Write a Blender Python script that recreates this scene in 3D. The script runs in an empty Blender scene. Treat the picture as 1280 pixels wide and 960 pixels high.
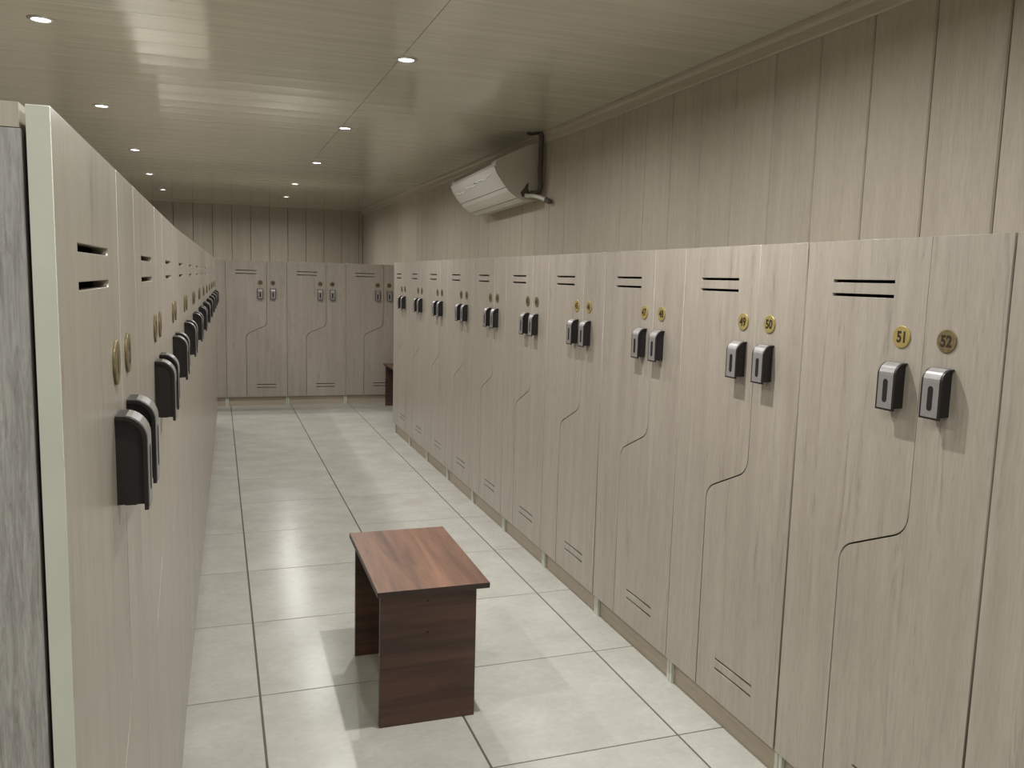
import bpy, bmesh, math, random
from mathutils import Matrix, Vector

random.seed(7)
S = bpy.context.scene
COL = S.collection

# ------------------------------------------------------------------ camera
CAM_F = 1044.25                      # focal length in pixels of a 1280 wide frame
FWD = Vector((0.330568, 0.935625, -0.124556))
RGT = Vector((0.943580, -0.330010, 0.026996))
YAW, PIT, ROL, CAM_H = 0.339658, 0.124880, 0.026966, 1.3716
cy, sy, cp, sp = math.cos(YAW), math.sin(YAW), math.cos(PIT), math.sin(PIT)
FWD = Vector((sy * cp, cy * cp, -sp))
R0 = Vector((cy, -sy, 0))
U0 = R0.cross(FWD)
RGT = R0 * math.cos(ROL) + U0 * math.sin(ROL)
UPV = -R0 * math.sin(ROL) + U0 * math.cos(ROL)
cam_data = bpy.data.cameras.new('camera')
cam = bpy.data.objects.new('camera', cam_data)
COL.objects.link(cam)
M = Matrix((RGT, UPV, -FWD)).transposed().to_4x4()
M.translation = Vector((0, 0, CAM_H))
cam.matrix_world = M
cam_data.sensor_fit = 'HORIZONTAL'
cam_data.sensor_width = 36.0
cam_data.lens = CAM_F / 1280 * 36.0
cam_data.clip_start = 0.02
S.camera = cam

# ------------------------------------------------------------------ world, exposure, lamp strength
W = bpy.data.worlds.new('world')
W.use_nodes = True
W.node_tree.nodes['Background'].inputs['Color'].default_value = (0.02, 0.02, 0.02, 1)
W.node_tree.nodes['Background'].inputs['Strength'].default_value = 0.1
S.world = W
S.view_settings.view_transform = 'Standard'
S.view_settings.look = 'None'
S.view_settings.gamma = 1.0
S.view_settings.use_curve_mapping = False
S.view_settings.exposure = 0.0
LAMP_POWER = 13.5
BULB_POWER = 9.0
BULB_COLOR = (0.93, 1.0, 0.88)
LAMP_COLOR = (1.0, 0.99, 0.965)
LAMP_SPREAD = math.radians(166)

# ------------------------------------------------------------------ dimensions
XR, YR = 1.438, 7.2                  # right row door plane and its far end
U = 0.5994                           # pitch of the locker units
H = 1.4874                           # locker height
XW, YB, ZC = 2.0, 12.336, 2.309      # right wall, back wall, ceiling
XL, YF = -1.81, -3.0                 # left wall, wall behind the camera

# ------------------------------------------------------------------ helpers
def lin(c):
    return tuple(((v / 255) / 12.92 if v / 255 <= 0.04045 else ((v / 255 + 0.055) / 1.055) ** 2.4) for v in c) + (1,)

def link(name, me, mat=None, parent=None, loc=None):
    o = bpy.data.objects.new(name, me)
    if mat is not None:
        me.materials.clear()
        me.materials.append(mat)
    COL.objects.link(o)
    if parent is not None:
        o.parent = parent
    if loc is not None:
        o.location = loc
    return o

def use(name, me, parent, loc=(0, 0, 0), rot=None):
    """a part that shares mesh data (material already on the mesh)"""
    o = bpy.data.objects.new(name, me)
    COL.objects.link(o)
    o.parent = parent
    o.location = loc
    if rot:
        o.rotation_euler = rot
    return o

def thing(name, label, cat, loc=(0, 0, 0), rotz=0.0, group=None):
    o = bpy.data.objects.new(name, None)
    o.empty_display_size = 0.1
    COL.objects.link(o)
    o.location = loc
    o.rotation_euler = (0, 0, rotz)
    o['label'] = label
    o['category'] = cat
    if group:
        o['group'] = group
    return o

def to_mesh(bm, name, mat=None, smooth=False):
    me = bpy.data.meshes.new(name)
    bmesh.ops.recalc_face_normals(bm, faces=bm.faces)
    bm.to_mesh(me)
    bm.free()
    if mat:
        me.materials.append(mat)
    if smooth:
        for p in me.polygons:
            p.use_smooth = True
    return me

def box(bm, x0, x1, y0, y1, z0, z1, bev=0.0, seg=1):
    r = bmesh.ops.create_cube(bm, size=1.0)
    vs = r['verts']
    for v in vs:
        v.co = Vector(((x0 + x1) / 2 + v.co.x * (x1 - x0), (y0 + y1) / 2 + v.co.y * (y1 - y0), (z0 + z1) / 2 + v.co.z * (z1 - z0)))
    if bev > 0:
        es = set(e for v in vs for e in v.link_edges)
        bmesh.ops.bevel(bm, geom=list(es), offset=bev, segments=seg, affect='EDGES', profile=0.5)

def box_mesh(name, mat, *a, **k):
    bm = bmesh.new()
    box(bm, *a, **k)
    return to_mesh(bm, name, mat)

def prism(bm, pts, axis, a, b, cap=True):
    """extrude the closed outline pts along an axis; pts are the two other coordinates in order"""
    def mk(p, t):
        if axis == 'X': return (t, p[0], p[1])
        if axis == 'Y': return (p[0], t, p[1])
        return (p[0], p[1], t)
    A = [bm.verts.new(mk(p, a)) for p in pts]
    B = [bm.verts.new(mk(p, b)) for p in pts]
    n = len(pts)
    for i in range(n):
        bm.faces.new((A[i], A[(i + 1) % n], B[(i + 1) % n], B[i]))
    if cap:
        bm.faces.new(A[::-1])
        bm.faces.new(B)

def tube(bm, pts, r, n=12):
    pts = [Vector(p) for p in pts]
    rings = []
    for i, p in enumerate(pts):
        d = (pts[min(i + 1, len(pts) - 1)] - pts[max(i - 1, 0)]).normalized()
        up = Vector((0, 0, 1)) if abs(d.z) < 0.9 else Vector((1, 0, 0))
        s = d.cross(up).normalized(); t = s.cross(d)
        rr = r[i] if isinstance(r, (list, tuple)) else r
        rings.append([bm.verts.new(p + (s * math.cos(2 * math.pi * k / n) + t * math.sin(2 * math.pi * k / n)) * rr) for k in range(n)])
    for a, b in zip(rings, rings[1:]):
        for k in range(n):
            bm.faces.new((a[k], a[(k + 1) % n], b[(k + 1) % n], b[k]))
    bm.faces.new(rings[0][::-1]); bm.faces.new(rings[-1])

def smooth_path(pts, n=8):
    P = [Vector(p) for p in pts]
    out = []
    for i in range(len(P) - 1):
        a, b, c, d = P[max(i - 1, 0)], P[i], P[i + 1], P[min(i + 2, len(P) - 1)]
        for k in range(n):
            t = k / n
            out.append(0.5 * ((2 * b) + (-a + c) * t + (2 * a - 5 * b + 4 * c - d) * t * t + (-a + 3 * b - 3 * c + d) * t ** 3))
    out.append(P[-1])
    return out

def lathe(bm, prof, n=32):
    """prof: (r, z) pairs around local Z"""
    rings = []
    for r, z in prof:
        if r < 1e-6:
            rings.append([bm.verts.new((0, 0, z))])
        else:
            rings.append([bm.verts.new((r * math.cos(2 * math.pi * k / n), r * math.sin(2 * math.pi * k / n), z)) for k in range(n)])
    for a, b in zip(rings, rings[1:]):
        for k in range(n):
            q = [a[k % len(a)], a[(k + 1) % len(a)], b[(k + 1) % len(b)], b[k % len(b)]]
            u = []
            for v in q:
                if v not in u: u.append(v)
            if len(u) > 2:
                bm.faces.new(u)

def curve_mesh(name, outlines, thick, bev, mat):
    """flat outlines (first outer, rest holes) in XY extruded to a bevelled solid, through a 2D curve"""
    cu = bpy.data.curves.new(name, 'CURVE')
    cu.dimensions = '2D'
    cu.fill_mode = 'BOTH'
    cu.extrude = thick / 2 - bev
    cu.bevel_depth = bev
    cu.bevel_resolution = 1
    cu.offset = -bev
    for pts in outlines:
        s = cu.splines.new('POLY')
        s.points.add(len(pts) - 1)
        for i, p in enumerate(pts):
            s.points[i].co = (p[0], p[1], 0, 1)
        s.use_cyclic_u = True
    o = bpy.data.objects.new('tmp', cu)
    COL.objects.link(o)
    dg = bpy.context.evaluated_depsgraph_get()
    me = bpy.data.meshes.new_from_object(o.evaluated_get(dg))
    bpy.data.objects.remove(o)
    me.name = name
    me.materials.clear()
    me.materials.append(mat)
    return me

# ------------------------------------------------------------------ materials
class NT:
    def __init__(s, name):
        s.m = bpy.data.materials.new(name)
        s.m.use_nodes = True
        s.t = s.m.node_tree
        s.b = s.t.nodes['Principled BSDF']
    def n(s, typ, **k):
        nd = s.t.nodes.new(typ)
        for a, v in k.items():
            setattr(nd, a, v)
        return nd
    def l(s, a, b):
        s.t.links.new(a, b)
    def setin(s, nm, v):
        s.b.inputs[nm].default_value = v

def coords(nt, scale, loc=(0, 0, 0), random_shift=True):
    tc = nt.n('ShaderNodeTexCoord')
    if random_shift:
        oi = nt.n('ShaderNodeObjectInfo')
        mul = nt.n('ShaderNodeMath', operation='MULTIPLY'); mul.inputs[1].default_value = 37.0
        nt.l(oi.outputs['Random'], mul.inputs[0])
        add = nt.n('ShaderNodeVectorMath', operation='ADD')
        nt.l(tc.outputs['Object'], add.inputs[0]); nt.l(mul.outputs[0], add.inputs[1])
        src = add.outputs[0]
    else:
        src = tc.outputs['Object']
    mp = nt.n('ShaderNodeMapping')
    mp.inputs['Scale'].default_value = scale
    mp.inputs['Location'].default_value = loc
    nt.l(src, mp.inputs['Vector'])
    return mp.outputs[0]

def noise(nt, vec, detail=4, rough=0.55, dist=0.0, scale=1.0):
    n = nt.n('ShaderNodeTexNoise')
    n.inputs['Scale'].default_value = scale
    n.inputs['Detail'].default_value = detail
    n.inputs['Roughness'].default_value = rough
    n.inputs['Distortion'].default_value = dist
    nt.l(vec, n.inputs['Vector'])
    return n.outputs['Fac']

def ramp(nt, fac, stops):
    r = nt.n('ShaderNodeValToRGB')
    e = r.color_ramp.elements
    while len(e) < len(stops): e.new(0.5)
    for i, (p, c) in enumerate(stops):
        e[i].position = p; e[i].color = c
    nt.l(fac, r.inputs[0])
    return r.outputs[0]

def mix(nt, fac, a, b, mode='MIX'):
    m = nt.n('ShaderNodeMix', data_type='RGBA', blend_type=mode)
    if isinstance(fac, float): m.inputs[0].default_value = fac
    else: nt.l(fac, m.inputs[0])
    for k, v in ((6, a), (7, b)):
        if isinstance(v, tuple): m.inputs[k].default_value = v
        else: nt.l(v, m.inputs[k])
    return m.outputs[2]

def bump(nt, h, strength, dist=0.001):
    b = nt.n('ShaderNodeBump')
    b.inputs['Strength'].default_value = strength
    b.inputs['Distance'].default_value = dist
    nt.l(h, b.inputs['Height'])
    nt.l(b.outputs[0], nt.b.inputs['Normal'])

def ax(axis, across, along):
    return {'X': (along, across, across), 'Y': (across, along, across), 'Z': (across, across, along)}[axis]

def wood(name, light, dark, streak, axis='Z', rough=0.42, streak_amt=0.5, coarse=1.0, bmp=0.15, tone=0.08, spec=0.5, coat=0.0, span=(0.25, 0.70)):
    nt = NT(name)
    a = noise(nt, coords(nt, ax(axis, 22 * coarse, 1.0)), 7, 0.62, 0.6)
    base = ramp(nt, a, [(span[0], lin(dark)), (span[1], lin(light))])
    b = noise(nt, coords(nt, ax(axis, 230 * coarse, 16)), 4, 0.7)
    fine = ramp(nt, b, [(0.3, (0.86, 0.86, 0.86, 1)), (0.65, (1.04, 1.04, 1.04, 1))])
    base = mix(nt, 1.0, base, fine, 'MULTIPLY')
    c = noise(nt, coords(nt, ax(axis, 30 * coarse, 2.2), (3, 5, 7)), 9, 0.8, 1.0)
    sm = ramp(nt, c, [(0.55, (0, 0, 0, 1)), (0.74, (streak_amt, streak_amt, streak_amt, 1))])
    base = mix(nt, sm, base, lin(streak))
    oi = nt.n('ShaderNodeObjectInfo')
    tn = nt.n('ShaderNodeMapRange')
    tn.inputs['To Min'].default_value = 1 - tone; tn.inputs['To Max'].default_value = 1 + tone * 0.6
    nt.l(oi.outputs['Random'], tn.inputs['Value'])
    cmb = nt.n('ShaderNodeVectorMath', operation='SCALE')
    nt.l(base, cmb.inputs[0]); nt.l(tn.outputs[0], cmb.inputs['Scale'])
    nt.l(cmb.outputs[0], nt.b.inputs['Base Color'])
    nt.setin('Roughness', rough)
    nt.setin('Specular IOR Level', spec)
    if coat:
        nt.setin('Coat Weight', coat); nt.setin('Coat Roughness', 0.2)
    if bmp: bump(nt, b, bmp, 0.0004)
    return nt.m

def plain(name, col, rough=0.5, metal=0.0, var=0.05, scale=60, bmp=0.0):
    nt = NT(name)
    f = noise(nt, coords(nt, (scale,) * 3), 4)
    c = lin(col)
    lo = tuple(v * (1 - var) for v in c[:3]) + (1,); hi = tuple(min(1, v * (1 + var)) for v in c[:3]) + (1,)
    nt.l(ramp(nt, f, [(0.3, lo), (0.7, hi)]), nt.b.inputs['Base Color'])
    nt.setin('Roughness', rough); nt.setin('Metallic', metal)
    if bmp: bump(nt, f, bmp, 0.0003)
    return nt.m

M_DOOR = wood('pale_wood_laminate', (167, 158, 146), (151, 141, 129), (102, 92, 82), 'Z', 0.46, 0.9, tone=0.02, spec=1.0, coat=0.35)
M_WALL = wood('wood_print_wall_panel', (179, 170, 155), (166, 156, 141), (134, 124, 110), 'Z', 0.45, 0.5, tone=0.03)
nt = NT('coarse_grey_wood')
a = noise(nt, coords(nt, (260, 260, 20), random_shift=False), 6, 0.8, 0.7)
b = noise(nt, coords(nt, (14, 14, 3), random_shift=False), 5, 0.6, 0.8)
base = mix(nt, 1.0, ramp(nt, a, [(0.32, lin((128, 126, 123))), (0.62, lin((176, 175, 171)))]), ramp(nt, b, [(0.3, (0.88, 0.88, 0.9, 1)), (0.7, (1.03, 1.03, 1.0, 1))]), 'MULTIPLY')
nt.l(base, nt.b.inputs['Base Color'])
nt.setin('Roughness', 0.6)
bump(nt, a, 0.6, 0.0006)
M_GREY = nt.m
M_CARC = wood('carcass_board', (184, 177, 163), (172, 165, 151), (148, 140, 128), 'Z', 0.5, 0.3, tone=0.02)
M_KICK = wood('kick_board_wood', (182, 169, 151), (166, 153, 136), (132, 119, 103), 'X', 0.45, 0.5, tone=0.03)
M_EDGE = plain('pale_edge_band', (196, 199, 186), 0.45, var=0.04, scale=15)
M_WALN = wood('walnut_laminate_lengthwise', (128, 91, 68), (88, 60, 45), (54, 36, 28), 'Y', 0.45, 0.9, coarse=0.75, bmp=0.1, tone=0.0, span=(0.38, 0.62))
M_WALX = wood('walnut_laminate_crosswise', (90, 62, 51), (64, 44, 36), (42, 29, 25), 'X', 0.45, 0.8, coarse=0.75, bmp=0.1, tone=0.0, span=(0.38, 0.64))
M_DARK = plain('dark_edge_strip', (48, 34, 30), 0.4)
M_BLACK = plain('black_plastic', (30, 27, 28), 0.36, var=0.12, scale=90)
M_HOLE = plain('dark_recess', (8, 8, 8), 0.6)
M_PLATE = plain('brushed_grey_metal', (156, 152, 152), 0.30, 0.45, var=0.06, scale=200)
M_GOLD = plain('gold_badge', (166, 148, 92), 0.42, 0.35, var=0.12, scale=45)
M_TARN_SHADED = plain('tarnished_and_shaded_gold_badge', (118, 103, 74), 0.45, 0.35, var=0.3, scale=120)  # tarnish is real on one near badge; elsewhere grazing-angle darkening painted into the colour
M_INK = plain('dark_brown_ink', (44, 32, 14), 0.5)
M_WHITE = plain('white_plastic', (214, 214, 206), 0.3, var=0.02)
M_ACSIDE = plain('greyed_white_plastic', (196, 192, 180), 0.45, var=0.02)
M_SILVER = plain('silver_trim', (245, 245, 240), 0.2, 0.0)
M_PIPE = plain('grey_pipe_insulation', (86, 80, 74), 0.7, var=0.15)
M_GROUT = plain('grey_grout', (92, 90, 80), 0.85, var=0.12, scale=80)
M_RING = plain('satin_lamp_ring', (190, 188, 180), 0.3, 0.6)
M_TRIM = wood('cornice_wood_print', (180, 172, 155), (168, 160, 143), (150, 141, 125), 'Y', 0.4, 0.3, tone=0.0)

# floor tile: mottled greige porcelain with soft gloss
nt = NT('porcelain_tile')
a = noise(nt, coords(nt, (4.2, 5.2, 3)), 9, 0.68, 0.1)
b = noise(nt, coords(nt, (40, 52, 20)), 6, 0.75)
base = ramp(nt, a, [(0.3, lin((170, 168, 160))), (0.7, lin((187, 186, 179)))])
base = mix(nt, 1.0, base, ramp(nt, b, [(0.35, (0.93, 0.93, 0.92, 1)), (0.65, (1.03, 1.03, 1.03, 1))]), 'MULTIPLY')
nt.l(base, nt.b.inputs['Base Color'])
rr = nt.n('ShaderNodeMapRange'); rr.inputs['To Min'].default_value = 0.19; rr.inputs['To Max'].default_value = 0.25
nt.l(a, rr.inputs['Value']); nt.l(rr.outputs[0], nt.b.inputs['Roughness'])
nt.setin('Specular IOR Level', 0.13)
M_TILE = nt.m

# ceiling board: glossy wood print, fine ridges running along the board
nt = NT('glossy_ceiling_board')
a = noise(nt, coords(nt, ax('X', 42, 1.2)), 6, 0.6, 0.3)
base = ramp(nt, a, [(0.3, lin((188, 185, 168))), (0.68, lin((202, 200, 183)))])
nt.l(base, nt.b.inputs['Base Color'])
nt.setin('Roughness', 0.12)
nt.setin('Coat Weight', 0.25); nt.setin('Coat Roughness', 0.08)
c = noise(nt, coords(nt, ax('X', 75, 0.8)), 3, 0.5)
bump(nt, c, 0.35, 0.0012)
M_CEIL = nt.m

nt = NT('lamp_glow')
nt.setin('Base Color', (1, 1, 1, 1))
nt.setin('Emission Color', (1.0, 0.98, 1.0, 1)); nt.setin('Emission Strength', 12.0)
M_GLOW = nt.m

# ------------------------------------------------------------------ floor: slab with single tiles
def struct(name, me, mat=None):
    o = link(name, me, mat)
    o['kind'] = 'structure'
    return o

floor = struct('floor', box_mesh('floor', M_GROUT, XL - 0.1, XW + 0.1, YF - 0.1, YB + 0.1, -0.10, -0.0025))
TX0, TY0, TP = 0.1092, 2.695, 0.604
tile_me = {}
i0, i1 = math.floor((XL - TX0) / 0.6), math.ceil((XW - TX0) / 0.6)
j0, j1 = math.floor((YF - TY0) / TP), math.ceil((YB - TY0) / TP)
for i in range(i0, i1):
    for j in range(j0, j1):
        x0, x1 = max(TX0 + 0.6 * i + 0.0034, XL), min(TX0 + 0.6 * (i + 1) - 0.0034, XW)
        y0, y1 = max(TY0 + TP * j + 0.0024, YF), min(TY0 + TP * (j + 1) - 0.0024, YB)
        if x1 - x0 < 0.01 or y1 - y0 < 0.01: continue
        key = (round(x1 - x0, 3), round(y1 - y0, 3))
        if key not in tile_me:
            w, d = (x1 - x0) / 2, (y1 - y0) / 2
            tile_me[key] = box_mesh('floor_tile', M_TILE, -w, w, -d, d, -0.0035, 0.0, bev=0.0008)
        use('floor_tile', tile_me[key], floor, ((x0 + x1) / 2, (y0 + y1) / 2, 0))

# ------------------------------------------------------------------ ceiling: slab with boards in two lengths
ceil = struct('ceiling', box_mesh('ceiling', M_HOLE, XL - 0.1, XW + 0.1, YF - 0.1, YB + 0.1, ZC + 0.008, ZC + 0.1))
SEAM, CB = 0.765, 0.2055
def ceil_board(w, d):
    # slightly cupped board with a v-groove on both long edges
    bm = bmesh.new()
    hw, hd = w / 2 - 0.0012, d / 2 - 0.0005
    pr = [(-hd, 0.004), (-hd, 0.0014)] + [(-hd + 0.002 + (2 * hd - 0.004) * k / 6, 0.0005 * (1 - ((k - 3) / 3) ** 2)) for k in range(7)] + [(hd, 0.0014), (hd, 0.004), (hd, 0.009), (-hd, 0.009)]
    prism(bm, pr, 'X', -hw, hw)
    return to_mesh(bm, 'ceiling_board', M_CEIL)
cm = {}
nb = math.ceil((YB - YF) / CB)
off = (3.405 * 1.032) % CB
for k in range(-1, nb + 1):
    y0 = max(YF + ((off - YF) % CB) + CB * (k - 0), YF); y1 = min(YF + ((off - YF) % CB) + CB * (k + 1), YB)
    if y1 - y0 < 0.01: continue
    for x0, x1 in ((XL, SEAM), (SEAM, XW)):
        key = (round(x1 - x0, 3), round(y1 - y0, 3))
        if key not in cm: cm[key] = ceil_board(x1 - x0, y1 - y0)
        use('ceiling_board', cm[key], ceil, ((x0 + x1) / 2, (y0 + y1) / 2, ZC))

# ------------------------------------------------------------------ walls: backing with single tall panels
def wall_panel_mesh(w, z0, z1):
    bm = bmesh.new()
    h = w / 2 - 0.0016
    # front (towards -Y) with a chamfered groove on each long edge
    pr = [(-h, 0.008), (-h, 0.0045), (-h + 0.0042, 0.0), (h - 0.0042, 0.0), (h, 0.0045), (h, 0.008)]
    prism(bm, pr, 'Z', z0, z1)
    return to_mesh(bm, 'wall_panel', M_WALL)

def panelled_wall(name, origin, rotz, length, start, pitch, z0=0.0):
    """front face along local +X, facing local -Y"""
    bm = bmesh.new()
    box(bm, -0.1, length + 0.1, 0.008, 0.12, 0, ZC + 0.1)
    w = struct(name, to_mesh(bm, name, M_HOLE))
    w.location = origin
    w.rotation_euler = (0, 0, rotz)
    s = start % pitch - pitch
    cache = {}
    while s < length:
        a, b = max(s, 0), min(s + pitch, length)
        if b - a > 0.01:
            key = round(b - a, 4)
            if key not in cache: cache[key] = wall_panel_mesh(b - a, z0, ZC)
            use('wall_panel', cache[key], w, ((a + b) / 2, 0, 0))
        s += pitch
    return w

PW = 0.2522
# right wall faces -X: local +X runs towards -Y
panelled_wall('wall_right', (XW, YB, 0), -math.pi / 2, YB - YF, YB - 4.638 * 1.032, PW)
panelled_wall('wall_back', (XL, YB, 0), 0, XW - XL, -0.536 * 1.032 - XL, 0.2500)
panelled_wall('wall_left', (XL, YF, 0), math.pi / 2, YB - YF, 0.1, PW)
panelled_wall('wall_front', (XW, YF, 0), math.pi, XW - XL, 0.1, PW)

# cornice along the right wall and a thin one along the others
def cornice(name, pts, axis, a, b):
    bm = bmesh.new()
    prism(bm, pts, axis, a, b)
    return struct(name, to_mesh(bm, name, M_TRIM))
cornice('trim_1', [(XW, ZC - 0.070), (XW - 0.006, ZC - 0.070), (XW - 0.010, ZC - 0.064), (XW - 0.012, ZC - 0.030), (XW - 0.022, ZC - 0.018),
                   (XW - 0.024, ZC - 0.008), (XW - 0.030, ZC - 0.008), (XW - 0.030, ZC), (XW, ZC)], 'Y', YF, YB)
cornice('trim_2', [(YB, ZC - 0.022), (YB - 0.008, ZC - 0.022), (YB - 0.016, ZC - 0.006), (YB - 0.016, ZC), (YB, ZC)], 'X', XL, XW - 0.03)
cornice('trim_3', [(XL, ZC - 0.070), (XL + 0.006, ZC - 0.070), (XL + 0.012, ZC - 0.030), (XL + 0.030, ZC - 0.008), (XL + 0.030, ZC), (XL, ZC)], 'Y', YF, YB - 0.016)

# ------------------------------------------------------------------ locker unit meshes (front at local y = 0, opens to -Y, 0..U along X)
DT = 0.016                                     # door thickness
Z0D, SEAM_HI, SEAM_LO = 0.092, 0.3990, 0.1935  # door bottom, seam x above and below the curve
def arc(cx, cy, r, a0, a1, n=8):
    return [(cx + r * math.cos(a0 + (a1 - a0) * k / n), cy + r * math.sin(a0 + (a1 - a0) * k / n)) for k in range(n + 1)]
def fillet(p0, p1, p2, r, n=8):
    a, b, c = Vector(p0), Vector(p1), Vector(p2)
    u, v = (a - b).normalized(), (c - b).normalized()
    ang = u.angle(v); t = r / math.tan(ang / 2)
    s, e = b + u * t, b + v * t
    cen = b + (u + v).normalized() * (r / math.sin(ang / 2))
    a0 = math.atan2(s.y - cen.y, s.x - cen.x); a1 = math.atan2(e.y - cen.y, e.x - cen.x)
    d = (a1 - a0 + math.pi) % (2 * math.pi) - math.pi
    return arc(cen.x, cen.y, r, a0, a0 + d, n)
def seam_line(g):
    """points of the S shaped seam from top to bottom, shifted sideways by g"""
    hi, lo = (SEAM_HI + g, 0.835 - 0.9 * g), (SEAM_LO + g, 0.742 - 0.9 * g)
    out = [(SEAM_HI + g, H - 0.002)]
    out += fillet(out[0], hi, lo, 0.062)
    out += fillet(hi, lo, (SEAM_LO + g, Z0D), 0.062)
    out.append((SEAM_LO + g, Z0D))
    return out
def slot(x0, x1, z, h=0.0075):
    return [(x0, z - h / 2), (x1, z - h / 2), (x1, z + h / 2), (x0, z + h / 2)]
G = 0.0017
EDGE = 0.0013
left_out = [(EDGE, Z0D), (EDGE, H - 0.002)] + seam_line(-G)
right_out = [(U - EDGE, H - 0.002), (U - EDGE, Z0D)] + seam_line(G)[::-1]
def door_mesh(name, outs):
    me = curve_mesh(name, outs, DT, 0.0005, M_DOOR)
    # curve XY -> local XZ, thickness from y=0 to y=DT
    me.transform(Matrix(((1, 0, 0, 0), (0, 0, -1, DT / 2), (0, 1, 0, 0), (0, 0, 0, 1))))
    me.update()
    return me
DOOR_L = door_mesh('door_left', [left_out, slot(0.100, 0.302, 1.3885), slot(0.100, 0.302, 1.3555)])
DOOR_R = door_mesh('door_right', [right_out, slot(0.292, 0.483, 0.2200), slot(0.292, 0.483, 0.1890)])

CY0, CY1 = DT + 0.003, 0.548                   # carcass front and back
SP = 0.0165
SIDE_L = box_mesh('side_panel', M_CARC, 0.0008, SP, CY0 + 0.009, CY1, 0.0, H - 0.019)
SIDE_R = box_mesh('side_panel', M_CARC, U - SP, U - 0.0008, CY0 + 0.009, CY1, 0.0, H - 0.019)
TOP = box_mesh('top_panel', M_CARC, 0.0008, U - 0.0008, CY0 + 0.001, CY1, H - 0.0185, H - 0.001)
BOT = box_mesh('bottom_panel', M_CARC, SP + 0.0002, U - SP - 0.0002, CY0, CY1 - 0.005, 0.094, 0.110)
BACK = box_mesh('back_panel', M_CARC, SP + 0.0002, U - SP - 0.0002, CY1 - 0.004, CY1, 0.094, H - 0.019)
KICK = box_mesh('kick_board', M_KICK, SP + 0.0002, U - SP - 0.0002, CY0 + 0.012, CY0 + 0.028, 0.0, 0.0935)
POST = box_mesh('edge_band', M_EDGE, -SP / 2 + 0.0012, SP / 2 - 0.0012, CY0 - 0.001, CY0 + 0.0088, 0.0, 0.0925)
STRIP = box_mesh('edge_band', M_EDGE, -0.0008, 0.0, 0.0004, DT - 0.0004, Z0D + 0.0005, H - 0.0025)

# number badge: thin domed disc facing -Y
bm = bmesh.new()
lathe(bm, [(0, 0.0), (0.0245, 0.0), (0.0250, 0.0006), (0.0250, 0.0022), (0.0243, 0.0028), (0.0232, 0.0030), (0, 0.0030)])
BADGE = to_mesh(bm, 'number_badge', M_GOLD)
BADGE.transform(Matrix.Rotation(math.pi / 2, 4, 'X'))
BADGE_DIM = BADGE.copy(); BADGE_DIM.materials.clear(); BADGE_DIM.materials.append(M_TARN_SHADED)

_digits = {}
def digits_mesh(txt):
    if txt in _digits: return _digits[txt]
    cu = bpy.data.curves.new('digits', 'FONT')
    cu.body = txt
    cu.size = 0.034
    cu.extrude = 0.0002
    cu.offset = 0.0013
    cu.align_x = 'CENTER'; cu.align_y = 'CENTER'
    cu.resolution_u = 3
    o = bpy.data.objects.new('tmp', cu)
    COL.objects.link(o)
    dg = bpy.context.evaluated_depsgraph_get()
    me = bpy.data.meshes.new_from_object(o.evaluated_get(dg))
    bpy.data.objects.remove(o)
    # centre on its own bounds, narrow a little, stand it up facing -Y
    xs = [v.co.x for v in me.vertices]; ys = [v.co.y for v in me.vertices]
    me.transform(Matrix.Translation((-(min(xs) + max(xs)) / 2, -(min(ys) + max(ys)) / 2, 0)))
    me.transform(Matrix.Diagonal((0.86, 1.0, 1, 1)))
    me.transform(Matrix.Rotation(math.pi / 2, 4, 'X'))
    me.materials.clear(); me.materials.append(M_INK)
    me.name = 'digits'
    _digits[txt] = me
    return me

# lock: black body with rounded shoulder, flange, grey face plate, long dark key slot
def lock_profile(o):
    """outline (y, z) of the outer skin from the top back edge to the lower front, offset o outwards"""
    pts = [(-0.001, 0.052 + o)]
    for k in range(1, 9):
        a = math.pi / 2 * k / 8
        pts.append((-0.006 - (0.024 + o) * math.sin(a), 0.026 + (0.026 + o) * math.cos(a)))
    pts.append((-0.030 - o, -0.052 - o))
    return pts
bm = bmesh.new()
pf = lock_profile(0)
prism(bm, [(0.0, 0.052)] + pf + [(0.0, -0.052)], 'X', -0.0215, 0.0215)
# flange strip around the front, a shade wider and longer than the body
fo, fi = lock_profile(0.0028), lock_profile(-0.0015)
strip = [(p[0], p[1]) for p in fo] + [(p[0], p[1]) for p in fi[::-1]]
strip[len(fo) - 1] = (strip[len(fo) - 1][0], -0.058); strip[len(fo)] = (strip[len(fo)][0], -0.058)
prism(bm, strip, 'X', -0.0275, 0.0275)
box(bm, -0.0216, 0.0216, -0.020, -0.008, -0.0528, -0.0500)
LOCK = to_mesh(bm, 'lock', M_BLACK)
LOCK.transform(Matrix.Diagonal((0.96, 1, 0.95, 1)))
bm = bmesh.new()
po, pi_ = lock_profile(0.0036), lock_profile(0.0020)
pp = [(p[0], p[1]) for p in po[1:]] + [(p[0], p[1]) for p in pi_[:0:-1]]
n_ = len(po) - 1
pp[n_ - 1] = (pp[n_ - 1][0], -0.0535); pp[n_] = (pp[n_][0], -0.0535)
prism(bm, pp, 'X', -0.0222, 0.0222)
PLATE = to_mesh(bm, 'face_plate', M_PLATE)
PLATE.transform(Matrix.Diagonal((0.96, 1, 0.95, 1)))
bm = bmesh.new()
st = arc(0, 0.0085, 0.0068, 0, math.pi, 10) + arc(0, -0.0305, 0.0068, math.pi, 2 * math.pi, 10)
prism(bm, st, 'Y', -0.0330, -0.0341)
SLOT = to_mesh(bm, 'key_slot', M_HOLE)  # stands proud of the plate; the recess's shade is put into its colour

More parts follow.
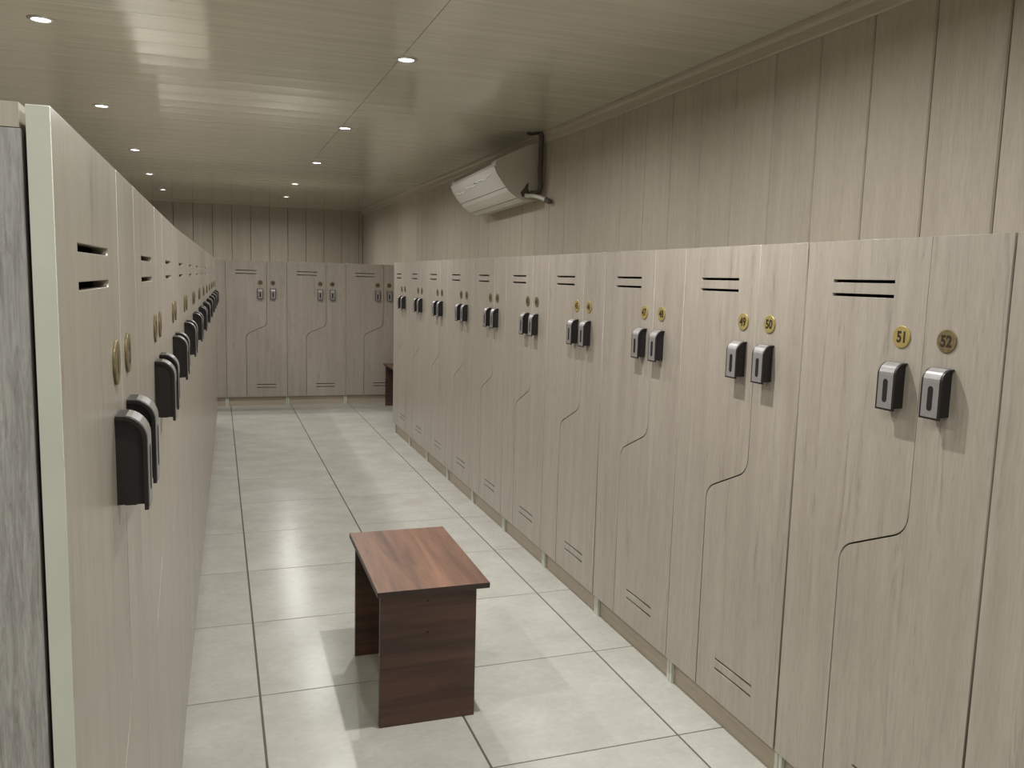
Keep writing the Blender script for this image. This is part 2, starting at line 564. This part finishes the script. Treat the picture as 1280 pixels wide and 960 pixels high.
BX = (0.3365, 0.4600)
LX = (0.3340, 0.4600)
def locker(loc, rotz, n, label, group, end_left=False, hz=1.0, gl=0.0, gr=0.0, sg=0.0):
    t = thing('locker_unit', label, 'locker', loc, rotz, group)
    t.scale = (1, 1, hz)
    a = use('door', DOOR_L, t, (gl, 0, 0)); a.scale.x = (SEAM_HI - gl) / SEAM_HI
    b = use('door', DOOR_R, t)      # keeps its hinge edge at U - gr while its seam edge moves by -sg
    b.scale.x = 1 + (sg - gr) / (U - 0.3); b.location.x = U - gr - U * b.scale.x
    if end_left:
        e = use('edge_band', STRIP, t, (EDGE, 0, 0)); e['label'] = 'pale greenish edge band down the door edge'
    if end_left:
        e = use('side_panel', END_SIDE, t); e['label'] = 'coarse grey wood side panel'
    else:
        use('side_panel', SIDE_L, t)
    use('side_panel', SIDE_R, t)
    use('top_panel', TOP, t); use('bottom_panel', BOT, t); use('back_panel', BACK, t)
    use('kick_board', KICK, t)
    if not end_left:
        use('edge_band', POST, t, (SP / 2 + 0.0004, 0, 0))
    use('edge_band', POST, t, (U - SP / 2 - 0.0004, 0, 0))
    for s in (0, 1):
        b = use('number_badge', BADGE if 45 <= n + s <= 51 else BADGE_DIM, t, (BX[s], -0.0001, 1.267))
        use('digits', digits_mesh(str(n + s)), b, (0, -0.0031, 0))
        k = use('lock', LOCK, t, (LX[s] , 0, 1.158 + (0.0 if s == 0 else 0.0)))
        use('face_plate', PLATE, k); use('key_slot', SLOT, k)
    return t
bm = bmesh.new()
box(bm, 0.0008, SP, CY0, CY1, 0.0, H - 0.019, bev=0.0006)
END_SIDE = to_mesh(bm, 'side_panel_grey', M_GREY)

ORD = ['first', 'second', 'third', 'fourth', 'fifth', 'sixth', 'seventh', 'eighth', 'ninth', 'tenth', 'eleventh', 'twelfth']
# right row: ten units seen (33..52) and the edge of an eleventh
for i in range(10):
    n = 33 + 2 * i
    lab = {0: 'right row locker unit at its far end, beside the passage with the far bench',
           1: 'second locker unit from the far end of the right row',
           2: 'third locker unit from the far end of the right row',
           3: 'fourth locker unit from the far end of the right row',
           4: 'fifth locker unit from the far end of the right row',
           5: 'right row locker unit left of the one numbered 45 and 46',
           6: 'right row locker unit with the dull badges 45 and 46',
           7: 'right row locker unit with the gold badges 47 and 48',
           8: 'right row locker unit with gold badges 49 and 50, under the bright glare',
           9: 'nearest whole locker unit of the right row, badges 51 and 52'}[i]
    locker((XR, YR - U * i, 0), -math.pi / 2, n, lab, 'locker units of the right row', gl={7: 0.002, 9: 0.003, 3: .001}.get(i, 0), gr={6: 0.002, 8: 0.002, 9: 0.004}.get(i, 0))
locker((XR, YR - U * 10, 0), -math.pi / 2, 53, 'pale wood locker unit cut by the right edge of the photo, past badge 52', 'locker units of the right row')
# back row
XB, YBK, SB = 0.0740, 8.9543, -0.01433
for i in range(-1, 3):
    n = 27 + 2 * i
    lab = {25: 'back row locker unit mostly hidden behind the far end of the left row',
           27: 'back row locker unit numbered 27 and 28, first one seen whole from the left',
           29: 'back row locker unit numbered 29 and 30, in the middle of the end wall',
           31: 'rightmost back row locker unit, partly behind the right row and far bench'}[n]
    locker((XB + U * i, YBK + SB * U * i, 0), math.atan(SB), n, lab, 'locker units of the back row')
# left row, slightly fanned out
LS = 0.0130
for i in range(12):
    if i == 0: lab = 'first locker unit of the left row, nearest the camera, with grey wood end panel'
    elif i == 11: lab = 'farthest locker unit of the left row, last before the back lockers'
    else: lab = f'{ORD[i]} locker unit of the left row counted from the camera'
    yl = 0.69 + 0.6 * i
    ls = 0.003 if i < 3 else 0.0155
    xl = -0.1108 + 0.003 * 0.6 * i if i < 3 else -0.1054 + 0.0155 * (yl - 2.49)
    locker((xl, yl, 0), math.pi / 2 - ls, 1 + 2 * i, lab, 'locker units of the left row', end_left=(i == 0), gl=0.0 if i == 0 else -0.0007 if i == 1 else 0.0006, gr=-0.0007 if i < 2 else 0.0006, sg=0.0016 if i < 2 else 0.001)

# the nearest left unit: pale end strip on the door edge
# ------------------------------------------------------------------ benches
def bench(loc, label):
    t = thing('bench', label, 'bench', loc, 0, 'walnut benches')
    L, Wd, Ht, T = 0.600, 0.345, 0.446, 0.018
    link('seat', box_mesh('seat', None, 0, Wd, 0, L, Ht - T, Ht, bev=0.0008), M_WALN, t)
    bm = bmesh.new()
    e = 0.0006
    box(bm, -e, 0.0, 0, L, Ht - T + 0.001, Ht - 0.001); box(bm, Wd, Wd + e, 0, L, Ht - T + 0.001, Ht - 0.001)
    box(bm, 0, Wd, -e, 0, Ht - T + 0.001, Ht - 0.001); box(bm, 0, Wd, L, L + e, Ht - T + 0.001, Ht - 0.001)
    o = link('edge_strip', to_mesh(bm, 'edge_strip'), M_DARK, t); o['label'] = 'dark edge strip'
    for y in (0.036, 0.564 - 0.018):
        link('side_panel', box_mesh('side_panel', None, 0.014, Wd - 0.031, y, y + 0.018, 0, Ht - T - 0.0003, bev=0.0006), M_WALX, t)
    link('stretcher', box_mesh('stretcher', None, 0.150, 0.168, 0.0545, 0.5455, 0.235, Ht - T - 0.0005, bev=0.0006), M_WALN, t)
    for z in (0.392, 0.292):
        bm = bmesh.new()
        lathe(bm, [(0, 0), (0.0032, 0), (0.0036, 0.0004), (0.0030, 0.0010), (0.0012, 0.0010), (0, 0.0004)], 12)
        me = to_mesh(bm, 'screw', M_HOLE); me.transform(Matrix.Rotation(math.pi / 2, 4, 'X'))
        use('screw', me, t, (0.160, 0.0358, z))
    return t
b1 = bench((0.4295, 2.350, 0), 'dark walnut bench standing on the tiles in the middle of the aisle')
bench((1.650, 8.185, 0), 'dark walnut bench at the far end, peeking out behind the right row of lockers')
b1.rotation_euler = (0, 0, math.radians(-0.6))

# ------------------------------------------------------------------ recessed ceiling lamps
bm = bmesh.new()
lathe(bm, [(0.034, 0.0), (0.034, -0.0055), (0.038, -0.0075), (0.047, -0.0040), (0.049, -0.0005), (0.049, 0.0)], 40)
RING = to_mesh(bm, 'ring', M_RING, True)
bm = bmesh.new()
lathe(bm, [(0, -0.0046), (0.020, -0.0044), (0.0325, -0.0030), (0.0335, -0.001)], 32)
LENS = to_mesh(bm, 'lens', M_GLOW, True)
ys = [(3.751, 3.732), (5.534, 5.594), (7.399, 7.412), (9.157, 9.270), (10.845, 10.881), (1.90, 2.12), (0.15, 0.15), (-1.65, -1.65)]
where = ['first', 'second', 'third', 'fourth', 'fifth and farthest']
for s, x in ((0, -0.62), (1, 0.79)):
    side = ('left', 'right')[s]
    for k, yy in enumerate(ys):
        if k < 5: lab = f'{where[k]} lit ceiling spotlight of the {side} row, counted from the camera'
        else: lab = f'lit ceiling spotlight of the {side} row, {("just above the camera", "over the camera", "behind the camera")[k - 5]}'
        xx = x + (0.0, 0.0, 0.02, 0.0, 0.03, 0, 0, 0)[k] * (1 if s else 1)
        t = thing('ceiling_spotlight', lab, 'ceiling light', (xx, yy[s], ZC), 0, f'ceiling spotlights of the {side} row')
        use('ring', RING, t); use('lens', LENS, t)
        ld = bpy.data.lights.new('lamp', 'AREA')
        ld.shape = 'DISK'; ld.size = 0.04
        ld.energy = LAMP_POWER * (1.7 if (k == 5 and s == 1) else 0.7 if k == 6 else 1.0); ld.color = LAMP_COLOR; ld.spread = LAMP_SPREAD
        lo = bpy.data.objects.new('lamp', ld)
        COL.objects.link(lo); lo.parent = t; lo.location = (0, 0, -0.009)

t = thing('ceiling_bulb', 'bare ceiling bulb above the camera, lighting the near lockers', 'ceiling light', (0.12, 0.72, ZC), 0)
bm = bmesh.new()
lathe(bm, [(0, 0), (0.035, 0.0), (0.034, -0.012), (0.022, -0.018), (0.019, -0.040), (0, -0.040)], 24)
link('socket', to_mesh(bm, 'socket', None, True), M_WHITE, t)
bm = bmesh.new()
lathe(bm, [(0, -0.0402), (0.014, -0.0402), (0.018, -0.052), (0.027, -0.070), (0.029, -0.084), (0.024, -0.098), (0.012, -0.107), (0, -0.110)], 24)
link('globe', to_mesh(bm, 'globe', None, True), M_GLOW, t)
ld = bpy.data.lights.new('lamp', 'AREA')
ld.shape = 'DISK'; ld.size = 0.05; ld.energy = BULB_POWER; ld.color = BULB_COLOR; ld.spread = LAMP_SPREAD
lo = bpy.data.objects.new('lamp', ld)
COL.objects.link(lo); lo.parent = t; lo.location = (0, 0, -0.114)

# ------------------------------------------------------------------ air conditioner on the right wall
prof = [(2.0, 2.226), (1.985, 2.224), (1.93, 2.218), (1.78, 2.166), (1.715, 2.138), (1.688, 2.118), (1.681, 2.100), (1.686, 2.078), (1.700, 2.045), (1.732, 2.001),
        (1.785, 1.938), (1.845, 1.898), (1.885, 1.880), (1.93, 1.880), (2.0, 1.892)]
prof[0] = (1.999, 2.272); prof[1] = (1.985, 2.268); prof[2] = (1.93, 2.243); prof[3] = (1.80, 2.182)
AY0, AY1 = 5.20, 6.26
t = thing('air_conditioner', 'white wall mounted air conditioner high on the right wall below the ceiling', 'air conditioner', (0, 0, 0))
drop = lambda y: -0.030 * (y - AY0) / (AY1 - AY0)
def loft(prof, y0, y1, inset=0.0):
    bm = bmesh.new()
    cx = sum(p[0] for p in prof) / len(prof); cz = sum(p[1] for p in prof) / len(prof)
    rings = []
    for y, sc in ((y0, 0.97), (y0 + 0.008, 1.0), (y1 - 0.008, 1.0), (y1, 0.97)):
        rings.append([bm.verts.new((min(cx + (p[0] - cx) * sc, 1.9995) if p[0] < 1.99 else p[0], y, cz + (p[1] - cz) * sc + drop(y))) for p in prof])
    n = len(prof)
    for a, b in zip(rings, rings[1:]):
        for k in range(n):
            bm.faces.new((a[k], a[(k + 1) % n], b[(k + 1) % n], b[k]))
    bm.faces.new(rings[0][::-1]); bm.faces.new(rings[-1])
    return bm
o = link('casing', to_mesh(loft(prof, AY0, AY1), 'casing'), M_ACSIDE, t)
def skin(pts, th, y0, y1, name, mat):
    P = [Vector((p[0], 0, p[1])) for p in pts]
    out = []
    for i, p in enumerate(P):
        d = (P[min(i + 1, len(P) - 1)] - P[max(i - 1, 0)]).normalized()
        nrm = Vector((d.z, 0, -d.x))
        if nrm.dot(Vector((-1, 0, -0.4))) < 0: nrm = -nrm
        out.append(p + nrm * th)
    bm = bmesh.new()
    ring = [(p.x, p.z) for p in out] + [(p.x, p.z) for p in P[::-1]]
    A = [bm.verts.new((q[0], y0, q[1] + drop(y0))) for q in ring]
    B = [bm.verts.new((q[0], y1, q[1] + drop(y1))) for q in ring]
    n = len(ring)
    for k in range(n):
        f = bm.faces.new((A[k], A[(k + 1) % n], B[(k + 1) % n], B[k]))
    bm.faces.new(A[::-1]); bm.faces.new(B)
    return link(name, to_mesh(bm, name), mat, t), out
fp, fo_ = skin([(1.6825, 2.086), (1.686, 2.078), (1.700, 2.045), (1.732, 2.001), (1.762, 1.964)], 0.007, AY0 - 0.001, AY1 + 0.001, 'front_panel', M_WHITE)
fl, _ = skin([(1.766, 1.959), (1.785, 1.938), (1.815, 1.916), (1.840, 1.900)], 0.006, AY0 + 0.002, AY1 - 0.002, 'air_flap', M_WHITE)
fb, _ = skin([(1.846, 1.8975), (1.865, 1.889), (1.885, 1.880)], 0.005, AY0 + 0.004, AY1 - 0.004, 'lower_lip', M_WHITE)
# dark line between panel and flap: the gap bottom, and the silver wave along the panel
u0 = lambda u: min(1, max(0, 0.85 - 0.75 * u + 0.12 * math.sin(u * 21) + 0.06 * math.sin(u * 47)))
pts = []
for k in range(61):
    u = k / 60
    y = AY0 + 0.03 + u * (AY1 - AY0 - 0.06)
    w = 0.5 + 0.33 * math.sin(u * 5.2 + 0.5)
    x = 1.6945 + (1.676 - 1.6945) * w * 1.0; z = 2.048 + (2.095 - 2.048) * w
    z = 2.008 + 0.050 * u0(u)
    x = (1.727 + (1.700 - 1.727) * (z - 2.008) / 0.037 if z < 2.045 else 1.700 - (z - 2.045) * 0.42) - 0.0085
    pts.append((x, y, z + drop(y)))
bm = bmesh.new(); tube(bm, pts, 0.0045, 6)
o = link('wave_trim', to_mesh(bm, 'wave_trim'), M_SILVER, t); o['label'] = 'silver wavy trim line'
o = link('emblem', box_mesh('emblem', None, 1.694, 1.704, 5.66, 5.71, 2.020, 2.032), M_BLACK, t); o['label'] = 'small dark emblem'
# top grille: dark slits across the sloping top, near the front
for q, (px, pz) in enumerate(((1.6795, 2.108), (1.688, 2.120), (1.735, 2.1475), (1.80, 2.180))):
    bm = bmesh.new()
    y0, y1 = AY0 + 0.08, AY1 - 0.08
    tube(bm, [(px, y0, pz + drop(y0)), (px, y1, pz + drop(y1))], 0.0022, 6)
    link('intake_slit', to_mesh(bm, 'intake_slit'), M_HOLE, t)
p = thing('refrigerant_pipe', 'dark insulated pipe with white drain hose beside the air conditioner', 'pipe', (0, 0, 0))
# pipe stub out of the lower rear corner and the cut white drain end
bm = bmesh.new()
tube(bm, smooth_path([(1.890, 5.182, 1.912), (1.900, 5.165, 1.908), (1.925, 5.140, 1.908), (1.955, 5.085, 1.893), (1.972, 5.020, 1.874)]), 0.013)
o = link('drain_hose', to_mesh(bm, 'drain_hose', None, True), M_WHITE, p)
bm = bmesh.new()
tube(bm, [(1.972, 5.022, 1.8745), (1.976, 4.985, 1.862), (1.978, 4.965, 1.856)], [0.017, 0.017, 0.010])
link('hose_end', to_mesh(bm, 'hose_end', None, True), M_PIPE, p)
bm = bmesh.new()
prism(bm, [(1.86, 1.930), (1.885, 1.960), (1.90, 1.985), (1.915, 1.995), (1.91, 1.955), (1.935, 1.915), (1.90, 1.897), (1.87, 1.905)], 'Y', AY0 - 0.004, AY0 + 0.003)
o = link('pipe_opening', to_mesh(bm, 'pipe_opening'), M_PIPE, t); o['label'] = 'broken dark pipe opening in the side'

bm = bmesh.new()
tube(bm, smooth_path([(1.925, 5.175, 1.928), (1.938, 5.155, 1.925), (1.965, 5.145, 1.935), (1.972, 5.135, 1.97), (1.966, 5.13, 2.05), (1.968, 5.13, 2.16), (1.966, 5.13, ZC - 0.002)]), 0.0165)
link('pipe_run', to_mesh(bm, 'pipe_run', None, True), M_PIPE, p)
bm = bmesh.new()
tube(bm, smooth_path([(1.966, 5.13, ZC - 0.012), (1.94, 5.135, ZC - 0.012), (1.905, 5.15, ZC - 0.016), (1.885, 5.165, ZC - 0.010)]), 0.009)
link('pipe_bend', to_mesh(bm, 'pipe_bend', None, True), M_BLACK, p)
